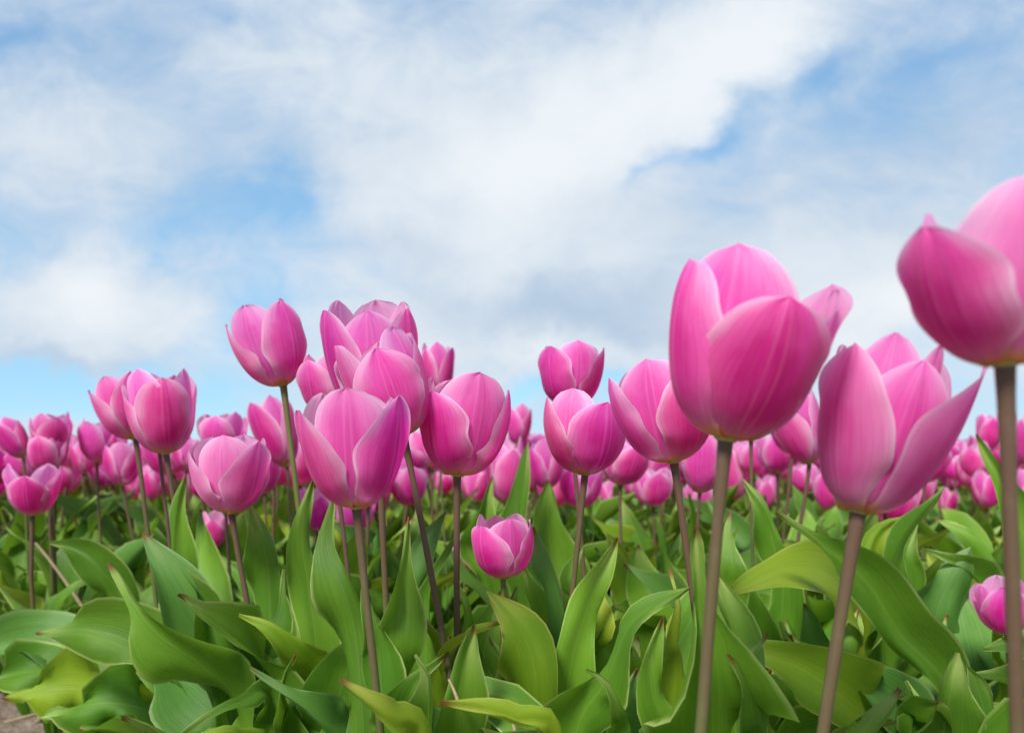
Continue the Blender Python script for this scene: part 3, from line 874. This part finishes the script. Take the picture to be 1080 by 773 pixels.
# owner, tone, [(px, py, depth) ... tip], width px, options
LEAFDATA = [
    # bottom left
    ('p_left', 'b', [(262, 745, .76), (228, 690, .74), (192, 628, .73), (151, 561, .74)], 62, O(face=FR, roll=28, fold=22, wave=.003)),
    ('p_left', 'm', [(258, 755, .72), (215, 702, .69), (160, 662, .67), (115, 594, .68)], 50, O(face=(-.3, -.9, .6), roll=-25, fold=20, wave=.006)),
    ('p_left', 'b', [(248, 770, .76), (215, 735, .77), (182, 705, .80), (160, 672, .82)], 84, O(face=FR, roll=10, fold=14, wave=.004)),
    ('p_left', 'm', [(225, 735, .82), (165, 690, .80), (100, 665, .80), (38, 668, .82)], 52, O(face=(0, -.6, .9), roll=-12, fold=25, wave=.007)),
    ('p_soil', 'b', [(195, 735, .93), (120, 700, .92), (50, 680, .92), (-60, 690, .92)], 46, O(face=(0, -.75, .8), fold=20, wave=.009)),
    ('p_soil', 'm', [(198, 745, .90), (130, 712, .88), (60, 704, .88), (-30, 722, .88)], 46, O(face=(0, -.7, .8), fold=22, wave=.009, nwave=4.2)),
    ('p_soil', 'y', [(196, 752, .88), (130, 735, .83), (70, 726, .81), (2, 736, .80)], 62, O(face=(0, -.85, .6), fold=10, wave=.011, nwave=5.2)),
    ('p_soil', 'm', [(208, 765, .86), (165, 752, .80), (110, 742, .78), (40, 757, .78)], 52, O(face=(0, -.85, .6), roll=12, fold=10, wave=.012, nwave=4.8)),
    ('p_soil', 'm', [(215, 750, .86), (180, 725, .84), (140, 718, .82), (88, 722, .82)], 30, O(face=(0, -.5, .9), fold=20, wave=.006)),
    ('p_left', 'm', [(285, 740, .70), (255, 738, .66), (225, 752, .64), (188, 778, .62)], 30, O(face=(0, -.6, .9), fold=20, wave=.003)),
    ('p_left', 'y', [(282, 790, .62), (255, 770, .60), (230, 768, .58), (196, 785, .57)], 34, O(face=(0, -.6, .9), fold=18)),
    ('p_arch', 'm', [(272, 745, .62), (266, 725, .62), (258, 697, .62)], 22, O(face=FR, fold=30, wave=.004)),
    # left of middle
    ('h6', 'm', [(334, 690, .55), (325, 620, .55), (318, 560, .55), (330, 505, .56)], 36, O(face=FR, roll=20, fold=24, wave=.003)),
    ('h4', 'm', [(378, 690, .46), (362, 620, .46), (345, 575, .47), (352, 522, .48)], 44, O(face=FR, roll=-14, fold=18, wave=.005)),
    ('h4', 'm', [(415, 740, .45), (417, 680, .45), (424, 620, .46), (431, 545, .47)], 34, O(face=FR, roll=30, fold=24, wave=.005)),
    ('h4', 'y', [(470, 700, .50), (462, 680, .48), (448, 655, .47), (425, 624, .47)], 30, O(face=FR, roll=-30, fold=24, wave=.004)),
    ('p_arch', 'y', [(338, 730, .60), (315, 690, .58), (288, 662, .57), (252, 648, .57)], 38, O(face=(-.1, -.75, .75), fold=24, wave=.004)),
    ('p_arch', 'm', [(352, 790, .58), (356, 740, .56), (368, 700, .55), (385, 672, .53)], 66, O(face=(.1, -1, .1), fold=6, wave=.003, tip=4.5, vm=.6)),
    ('p_arch', 'b', [(395, 790, .54), (350, 765, .50), (310, 735, .49), (264, 704, .49)], 36, O(face=(0, -.7, .75), roll=10, fold=26, wave=.004)),
    ('h4', 'y', [(445, 790, .37), (415, 760, .355), (390, 740, .35), (358, 716, .35)], 44, O(face=(0, -.85, .5), roll=-18, fold=22, wave=.004)),
    ('p_arch', 'm', [(318, 760, .60), (300, 715, .60), (288, 690, .61), (276, 668, .62)], 46, O(face=FR, roll=20, fold=20, wave=.004)),
    ('p_mid', 'm', [(440, 790, .54), (432, 755, .53), (438, 720, .52), (470, 690, .52)], 46, O(face=(-.2, -.9, .4), fold=16, wave=.007)),
    ('p_mid', 'y', [(455, 745, .55), (468, 695, .54), (490, 672, .53), (526, 657, .52)], 30, O(face=(0, -.6, .9), fold=20, wave=.004)),
    ('p_mid', 'm', [(478, 800, .50), (482, 750, .49), (490, 700, .49), (500, 658, .49)], 64, O(face=FR, roll=14, fold=20, wave=.004)),
    ('p_mid', 'y', [(585, 785, .44), (545, 760, .43), (510, 748, .43), (464, 741, .43)], 38, O(face=(0, -.6, .85), roll=-6, fold=26, wave=.003)),
    ('h5', 'm', [(448, 650, .52), (455, 610, .52), (470, 585, .53), (482, 565, .54)], 28, O(face=FR, roll=-20, fold=26, wave=.004)),
    ('h5', 'b', [(436, 650, .58), (437, 610, .58), (444, 580, .59), (470, 540, .60)], 34, O(face=FR, roll=30, fold=20)),
    ('h5', 'm', [(500, 760, .50), (508, 700, .50), (520, 650, .51), (532, 620, .52)], 50, O(face=FR, roll=-10, fold=16, wave=.004)),
    # middle
    ('h14', 'y', [(562, 790, .46), (566, 720, .45), (552, 668, .45), (513, 623, .45)], 60, O(face=(-.15, -.9, .5), roll=-12, fold=16, wave=.005, nwave=2)),
    ('p_tall', 'm', [(590, 790, .54), (602, 700, .53), (622, 635, .53), (651, 566, .53)], 52, O(face=FR, roll=16, fold=26, wave=.003)),
    ('p_tall', 'b', [(594, 720, .62), (588, 660, .61), (578, 610, .61), (563, 555, .62)], 36, O(face=FR, roll=-30, fold=24)),
    ('p_tall', 'm', [(572, 700, .66), (570, 660, .66), (565, 630, .66), (552, 596, .66)], 36, O(face=FR, fold=20)),
    ('p_arm', 'm', [(604, 790, .50), (640, 715, .48), (668, 655, .48), (728, 619, .48)], 48, O(face=(-.35, -.9, .3), roll=-8, fold=18, wave=.006)),
    ('p_arm', 'm', [(705, 790, .47), (690, 740, .46), (686, 700, .46), (699, 650, .46)], 44, O(face=FR, fold=18, wave=.003, vm=.6)),
    ('p_arm', 'm', [(625, 760, .60), (642, 690, .60), (665, 655, .60), (700, 632, .60)], 44, O(face=FR, roll=20, fold=16)),
    ('p_arm', 'b', [(660, 790, .52), (662, 760, .52), (664, 735, .52), (672, 705, .53)], 60, O(face=FR, fold=14)),
    ('p_wave', 'm', [(742, 800, .50), (740, 700, .48), (738, 630, .48), (733, 554, .48)], 88, O(face=FR, roll=4, fold=20, wave=.012, nwave=2.4, vm=.55)),
    ('p_wave', 'm', [(790, 790, .52), (790, 715, .52), (775, 655, .53), (752, 600, .54)], 52, O(face=FR, roll=-24, fold=18, wave=.005)),
    ('p_back', 'y', [(668, 650, .80), (664, 620, .80), (652, 590, .80), (640, 562, .80)], 42, O(face=FR, fold=16)),
    ('p_back', 'm', [(690, 650, .78), (682, 620, .78), (676, 600, .78), (673, 574, .78)], 54, O(face=FR, fold=16, wave=.003)),
    ('p_back', 'm', [(700, 640, .86), (700, 600, .86), (697, 570, .86), (690, 545, .86)], 34, O(face=FR, roll=30, fold=20)),
    ('p_mback', 'm', [(590, 640, .85), (583, 590, .85), (578, 550, .85), (578, 506, .85)], 50, O(face=FR, roll=12, fold=26)),
    ('p_mback', 'm', [(555, 620, .80), (540, 580, .80), (545, 535, .80), (557, 466, .80)], 34, O(face=FR, roll=-20, fold=24, wave=.003)),
    ('p_mback', 'm', [(520, 610, .80), (500, 580, .80), (505, 555, .80), (520, 502, .80)], 32, O(face=FR, roll=24, fold=22)),
    # right
    ('p_round', 'y', [(905, 690, .62), (890, 625, .58), (842, 600, .55), (764, 628, .52)], 76, O(face=(-.1, -.80, .65), roll=8, fold=8, wave=.003, vm=.55)),
    ('p_round', 'y', [(940, 790, .52), (890, 735, .48), (830, 697, .47), (768, 680, .46)], 74, O(face=(0, -.8, .6), roll=-14, fold=22, wave=.004)),
    ('p_wave', 'm', [(800, 800, .50), (798, 760, .48), (790, 725, .47), (768, 690, .46)], 52, O(face=FR, roll=24, fold=20)),
    ('p_round', 'b', [(880, 760, .60), (876, 710, .60), (862, 670, .60), (848, 636, .60)], 44, O(face=FR, roll=-20, fold=18)),
    ('p_round', 'm', [(905, 760, .56), (898, 720, .56), (900, 680, .57), (905, 642, .58)], 48, O(face=FR, roll=10, fold=18)),
    ('p_twist', 'm', [(1003, 740, .54), (950, 668, .52), (908, 605, .51), (818, 540, .50)], 44, O(face=(-.3, -.85, .4), roll=-10, twist=70, fold=22, wave=.006, nwave=1.6)),
    ('p_twist', 'm', [(930, 690, .60), (938, 610, .58), (955, 565, .57), (996, 514, .56)], 42, O(face=FR, roll=24, fold=24, wave=.004)),
    ('p_twist', 'b', [(975, 790, .52), (940, 740, .50), (905, 715, .50), (868, 700, .50)], 62, O(face=(0, -.75, .65), fold=12, wave=.003, tip=3)),
    ('p_twist', 'y', [(925, 640, .64), (918, 590, .63), (930, 560, .63), (962, 544, .62)], 40, O(face=(0, -.9, .4), roll=20, fold=20)),
    ('p_edge', 'b', [(985, 720, .68), (985, 660, .66), (1000, 615, .66), (1024, 577, .66)], 74, O(face=FR, roll=-10, fold=12, wave=.008)),
    ('p_edge', 'b', [(1048, 760, .66), (1040, 700, .65), (1030, 660, .66), (1012, 620, .68)], 92, O(face=FR, fold=12, wave=.004, tip=3)),
    ('p_edge', 'm', [(1068, 690, .68), (1052, 640, .67), (1020, 600, .66), (976, 579, .66)], 28, O(face=(0, -.8, .6), roll=-10, fold=24)),
    ('p_edge', 'm', [(1100, 700, .60), (1075, 690, .58), (1055, 684, .57), (1036, 684, .56)], 34, O(face=(0, -.6, .8), fold=22)),
    ('p_edge', 'm', [(1110, 730, .56), (1075, 722, .54), (1050, 715, .53), (1020, 712, .53)], 40, O(face=(0, -.6, .8), fold=18)),
    ('p_edge', 'm', [(1110, 640, .75), (1060, 610, .74), (1030, 570, .74), (985, 546, .76)], 36, O(face=(0, -.8, .6), fold=22)),
    ('p_edge', 'm', [(1090, 600, .72), (1072, 550, .72), (1055, 510, .72), (1029, 458, .72)], 36, O(face=FR, roll=-24, fold=22)),
    ('p_right', 'm', [(990, 830, .47), (996, 775, .46), (1003, 730, .45), (1010, 688, .45)], 96, O(face=FR, roll=8, fold=18, wave=.004)),
    ('p_right', 'm', [(1045, 830, .48), (1042, 780, .48), (1036, 740, .48), (1020, 702, .48)], 56, O(face=FR, roll=-20, fold=18)),
    ('p_right', 'y', [(870, 800, .46), (895, 775, .44), (918, 766, .43), (943, 761, .42)], 26, O(face=(0, -.6, .8), fold=26)),
    ('p_right', 'm', [(1110, 790, .50), (1080, 765, .50), (1060, 750, .50), (1040, 742, .50)], 44, O(face=(0, -.7, .7), fold=16)),
    ('h26', 'm', [(826, 620, .72), (818, 580, .72), (805, 540, .72), (783, 505, .72)], 32, O(face=FR, roll=-24, fold=24)),
    ('h21', 'm', [(790, 640, .70), (782, 610, .70), (768, 590, .70), (752, 574, .70)], 40, O(face=FR, fold=20)),
    ('h13', 'm', [(757, 640, .62), (760, 600, .62), (764, 570, .63), (770, 540, .64)], 50, O(face=FR, roll=20, fold=18)),
    # narrow blades between the broad ones
    ('p_left', 'm', [(232, 720, .72), (222, 670, .72), (212, 630, .73), (186, 592, .74)], 30, O(face=FR, roll=30, fold=34)),
    ('p_left', 'm', [(278, 720, .76), (284, 680, .76), (296, 645, .77), (300, 600, .78)], 30, O(face=FR, roll=-25, fold=30)),
    ('p_soil', 'm', [(190, 772, .84), (150, 765, .80), (110, 766, .79), (66, 776, .78)], 26, O(face=(0, -.8, .6), fold=24, wave=.007, nwave=4)),
    ('p_soil', 'y', [(205, 740, .98), (150, 690, .97), (100, 676, .97), (50, 672, .97)], 26, O(face=(0, -.7, .7), fold=30, wave=.008, nwave=4)),
    ('p_arch', 'm', [(305, 770, .56), (298, 735, .55), (300, 712, .55), (312, 690, .55)], 24, O(face=FR, roll=35, fold=34)),
    ('p_arch', 'y', [(345, 720, .64), (338, 680, .64), (342, 650, .64), (352, 618, .65)], 26, O(face=FR, roll=-30, fold=30)),
    ('h4', 'm', [(400, 700, .44), (396, 660, .44), (386, 625, .45), (384, 590, .46)], 26, O(face=FR, roll=35, fold=32)),
    ('p_mid', 'm', [(452, 790, .48), (455, 745, .47), (452, 712, .47), (438, 690, .47)], 26, O(face=FR, roll=-35, fold=34)),
    ('p_mid', 'm', [(505, 720, .58), (498, 670, .58), (492, 640, .58), (478, 612, .59)], 28, O(face=FR, roll=28, fold=32)),
    ('h14', 'm', [(545, 790, .48), (540, 740, .48), (530, 700, .48), (516, 672, .49)], 34, O(face=FR, roll=-28, fold=28)),
    ('h14', 'm', [(548, 700, .58), (545, 670, .58), (538, 645, .58), (545, 618, .59)], 24, O(face=FR, roll=34, fold=32)),
    ('p_tall', 'y', [(625, 760, .55), (622, 700, .55), (630, 655, .55), (628, 612, .56)], 28, O(face=FR, roll=30, fold=34)),
    ('p_tall', 'm', [(610, 680, .68), (612, 640, .68), (604, 610, .68), (616, 575, .69)], 30, O(face=FR, roll=-32, fold=30)),
    ('p_arm', 'm', [(660, 780, .47), (655, 750, .46), (640, 720, .46), (618, 706, .46)], 26, O(face=(0, -.8, .6), roll=-20, fold=30)),
    ('p_arm', 'y', [(715, 720, .52), (712, 680, .52), (716, 640, .52), (706, 600, .53)], 26, O(face=FR, roll=32, fold=34)),
    ('p_wave', 'm', [(775, 790, .50), (778, 740, .50), (786, 700, .50), (810, 668, .51)], 30, O(face=FR, roll=-30, fold=32)),
    ('p_round', 'm', [(830, 770, .58), (826, 730, .58), (832, 690, .58), (822, 655, .59)], 28, O(face=FR, roll=28, fold=34)),
    ('p_round', 'y', [(848, 780, .55), (850, 750, .55), (862, 725, .55), (858, 690, .56)], 26, O(face=FR, roll=-34, fold=30)),
    ('p_twist', 'm', [(925, 720, .62), (918, 680, .62), (925, 645, .62), (914, 610, .63)], 28, O(face=FR, roll=32, fold=32)),
    ('p_twist', 'm', [(958, 650, .70), (962, 615, .70), (955, 585, .70), (968, 552, .71)], 30, O(face=FR, roll=-28, fold=30)),
    ('p_right', 'm', [(968, 800, .48), (962, 770, .48), (968, 745, .48), (955, 718, .49)], 28, O(face=FR, roll=30, fold=34)),
    ('p_edge', 'y', [(1060, 720, .60), (1050, 690, .60), (1056, 660, .60), (1046, 630, .61)], 24, O(face=FR, roll=-30, fold=32)),
    # far left, soft
    ('h20', 'm', [(130, 640, .80), (105, 600, .79), (80, 580, .79), (50, 572, .79)], 34, O(face=(0, -.8, .6), fold=22)),
    ('h20', 'm', [(70, 660, .85), (60, 640, .85), (75, 620, .85), (100, 610, .85)], 36, O(face=(0, -.7, .7), fold=20)),
    ('h15', 'm', [(188, 600, .66), (186, 560, .66), (190, 530, .66), (196, 500, .66)], 26, O(face=FR, roll=30, fold=22)),
    ('h17', 'm', [(285, 640, .62), (282, 590, .62), (272, 560, .62), (262, 530, .62)], 44, O(face=FR, fold=16)),
]
for i, (own, tone, px, wpx, kw) in enumerate(LEAFDATA):
    root, foot, d = T[own]
    px = [(q[0], q[1], q[2] * NEARER.get(own, 1)) for q in px]
    pts = [at(*q) for q in px]
    dm = sum(q[2] for q in px) / len(px)
    p0 = pts[0]
    f0 = Vector(foot)
    pts = [tuple(f0 + (p0 - f0) * .02), tuple(f0 * .35 + Vector((p0.x, p0.y, p0.z * .75)) * .65)] + [tuple(p) for p in pts] if p0.z > .06 else [tuple(f0)] + [tuple(p) for p in pts]
    kw = dict(kw)
    kw.setdefault('vm', .58)
    kw['wave'] = kw.get('wave', .005) * 2.1
    add_leaf(root, foot, pts, wpx / FPX * dm * 1.13, tone, seed=i, nu=11, nv=44, **kw)

# ------------------------------------------------------------------ the rows behind
PROTO = []
for k in range(8):
    rr = random.Random(60 + k)
    sp = flower_spec(300 + k, rr.uniform(0, 120), rr.uniform(-3, 11))
    shp = [sheet(petal(nu=9, nv=13, **p) * .074) for p in sp]
    v, f, u = join(shp)
    mi = []
    for p, q in zip(sp, shp):
        mi += [1 if p.get('inner') else 0] * len(q[1])
    PROTO.append((mesh('flower', v, f, u, [PETAL_OUT, PETAL_IN], mi), v, f, u, mi))
STEMP = []
for k in range(5):
    rr = random.Random(80 + k)
    pts = bez(Vector((0, 0, 0)), Vector((rr.uniform(-.03, .03), rr.uniform(-.03, .03), .5)), Vector((rr.uniform(-.03, .03), rr.uniform(-.02, .02), 1)), 9)
    v, f, u = tube_along(pts, [.0030 - .0006 * i / 8 for i in range(9)], 7)
    STEMP.append((mesh('stem', v, f, u, [STEM_BR]), v, f, u, pts[-1]))

rng = random.Random(11)
spots = []
for iy in range(70):
    y = .95 + iy * .086
    n = int((y * .78 + .35) / .098)
    for ix in range(-n, n + 1):
        x = ix * .098 + rng.uniform(-.038, .038) + (iy % 2) * .049
        yy = y + rng.uniform(-.035, .035)
        if any((x - q[1].x) ** 2 + (yy - q[1].y) ** 2 < .055 ** 2 for q in T.values()):
            continue
        if x < -.42 and yy < 1.17:
            continue
        spots.append((iy * 200 + ix + 100, x, yy))
KEEP = {
97, 98, 99, 102, 103, 104, 105, 106, 107, 295, 297, 298, 301, 302, 304, 305, 306, 307, 308, 496, 497, 498, 499, 500, 501, 502, 503, 505, 506, 507,
508, 691, 692, 693, 694, 695, 696, 697, 698, 699, 700, 701, 703, 704, 705, 706, 707, 708, 890, 891, 892, 893, 894, 895, 896, 897, 898, 900, 901, 902,
903, 904, 905, 906, 907, 910, 1090, 1091, 1093, 1094, 1095, 1096, 1097, 1098, 1099, 1100, 1101, 1102, 1103, 1104, 1107, 1110, 1290, 1291, 1292, 1294,
1295, 1297, 1298, 1299, 1300, 1301, 1302, 1303, 1304, 1305, 1306, 1307, 1309, 1310, 1489, 1490, 1491, 1492, 1493, 1495, 1496, 1497, 1498, 1499, 1500,
1501, 1502, 1503, 1505, 1506, 1509, 1689, 1691, 1692, 1693, 1694, 1695, 1696, 1697, 1698, 1699, 1700, 1702, 1703, 1704, 1706, 1707, 1708, 1710, 1711,
1888, 1889, 1890, 1891, 1892, 1893, 1894, 1898, 1899, 1900, 1901, 1903, 1904, 1905, 1906, 1907, 1909, 1911, 2087, 2088, 2090, 2091, 2092, 2095, 2098,
2099, 2100, 2101, 2103, 2104, 2105, 2106, 2107, 2110, 2111, 2113, 2289, 2290, 2291, 2300, 2302, 2304, 2305, 2306, 2311, 2312}   # plants of the rows behind that can be told apart; the rest is one mass
LABELS = [
    ('small soft pink tulip in the packed rows at left of the leaning olive stem', 'blurred tulips massed behind at left'),
    ('small soft pink tulip in the packed rows glimpsed among the stems at the middle', 'blurred tulips massed behind at the middle'),
    ('small soft pink tulip in the packed rows glimpsed between the thick stems at right', 'blurred tulips massed behind at right'),
]
mass = {'v': [], 'f': [], 'u': [], 'm': [], 'n': 0}


def mass_add(v, f, u, mi, M, off):
    v = np.asarray(v) @ M.T + np.array(off)
    mass['v'].append(v)
    mass['u'].append(u)
    mass['f'] += [[i + mass['n'] for i in q] for q in f]
    mass['m'] += mi
    mass['n'] += len(v)


def rz(a, s):
    c, q = math.cos(a), math.sin(a)
    return np.array([[c, -q, 0], [q, c, 0], [0, 0, 1.0]]) * s


for i, x, y in spots:
    rr = random.Random(5000 + i)
    fm, st = rr.choice(PROTO), rr.choice(STEMP)
    h = rr.triangular(CAMZ - .105, CAMZ - .002, CAMZ - .026)
    if y < 1.25 and x > -.3:
        h -= .03
    s = rr.uniform(.86, 1.12)
    ang = rr.uniform(0, 6.28)
    has_bloom = rr.random() < .95 and not any(y < q[2] and q[2] > .7 and abs(x / y - q[0]) < q[1] + .016 for q in SHOWN)
    leaves = []
    a0 = rr.uniform(0, 6.28)
    nl = 6 if y < 2.2 else 4
    for k in range(nl):
        b = rr.choice(LEAFBANK)
        leaves.append((b, a0 + k * 6.28 / nl + rr.uniform(-.5, .5), min(rr.uniform(.8, 1.15), (CAMZ - .05) / b[1][:, 2].max())))
    lx, ly = rr.uniform(-.18, .18), rr.uniform(-.18, .18)
    if KEEP is not None and i in KEEP or KEEP is None and y < 1.9:
        px = CX + x / y * FPX
        lab, grp = LABELS[0 if px < 380 else 1 if px < 740 else 2]
        if has_bloom:
            root = thing('tulip', (x, y, 0), lab, 'tulip', grp)
            so = link('stem', st[0], root)
            so.scale = (1, 1, h)
            fo = link('flower', fm[0], root, (st[4].x, st[4].y, h))
            fo.rotation_euler = (lx, ly, ang)
            fo.scale = (s, s, s)
        else:
            root = thing('tulip_plant', (x, y, 0), 'bloomless clump of green leaves filling in between the stems of the rows behind', 'plant', 'bloomless leaf clumps in the rows behind')
        for b, a, sc_ in leaves:
            o = link('leaf', b[0], root, (math.cos(a) * .004, math.sin(a) * .004, 0))
            o.rotation_euler = (0, 0, a)
            o.scale = (sc_, sc_, sc_)
        root['spot'] = i
    else:
        if has_bloom:
            mass_add(st[1], st[2], st[3], [2] * len(st[2]), np.diag([1, 1, h]), (x, y, 0))
            M = np.array(Matrix.Rotation(ly, 3, 'Y') @ Matrix.Rotation(lx, 3, 'X')) @ rz(ang, s)
            mass_add(fm[1], fm[2], fm[3], fm[4], M, (x + st[4].x, y + st[4].y, h))
        for b, a, sc_ in leaves:
            mass_add(b[1], b[2], b[3], [{'m': 3, 'y': 4, 'b': 5}[b[4]]] * len(b[2]), rz(a, sc_), (x, y, 0))
if mass['v']:
    o = link('tulip_rows', mesh('tulip_rows', np.concatenate(mass['v']), mass['f'], np.concatenate(mass['u']), [PETAL_OUT, PETAL_IN, STEM_BR, LEAF_MID, LEAF_YEL, LEAF_BLU], mass['m']))
    tag(o, 'countless far pink tulips packed along the horizon', 'tulip field', None, 'stuff')

# ------------------------------------------------------------------ dry stalks and litter
def straw(name, a, b, r, label, sag=.0):
    pts = bez(a, (a + b) / 2 + Vector((0, 0, sag)), b, 8)
    v, f, u = tube_along([p - a for p in pts], [r * (1 - .35 * i / 7) for i in range(8)], 7)
    o = link(name, mesh(name, v, f, u, [STRAW]), None, a)
    tag(o, label, 'straw')
    return o


straw('dry_stalk', at(93, 650, .90), at(37, 572, .88), .0022, 'dry pale stalk leaning across the leaves at left', .008)
straw('dry_stalk', at(547, 790, .41), at(537, 741, .41), .0012, 'brown broken stub standing between the bottom leaves at the middle')
straw('dry_stalk', at(484, 742, .40), at(473, 716, .40), .0010, 'tiny knotty twig caught on the upright leaf below the round tulip', .002)
straw('dry_stalk', Vector((-.70, 1.045, .012)), Vector((-.63, 1.10, .022)), .0016, 'short dry straw lying on the bare soil at bottom left')
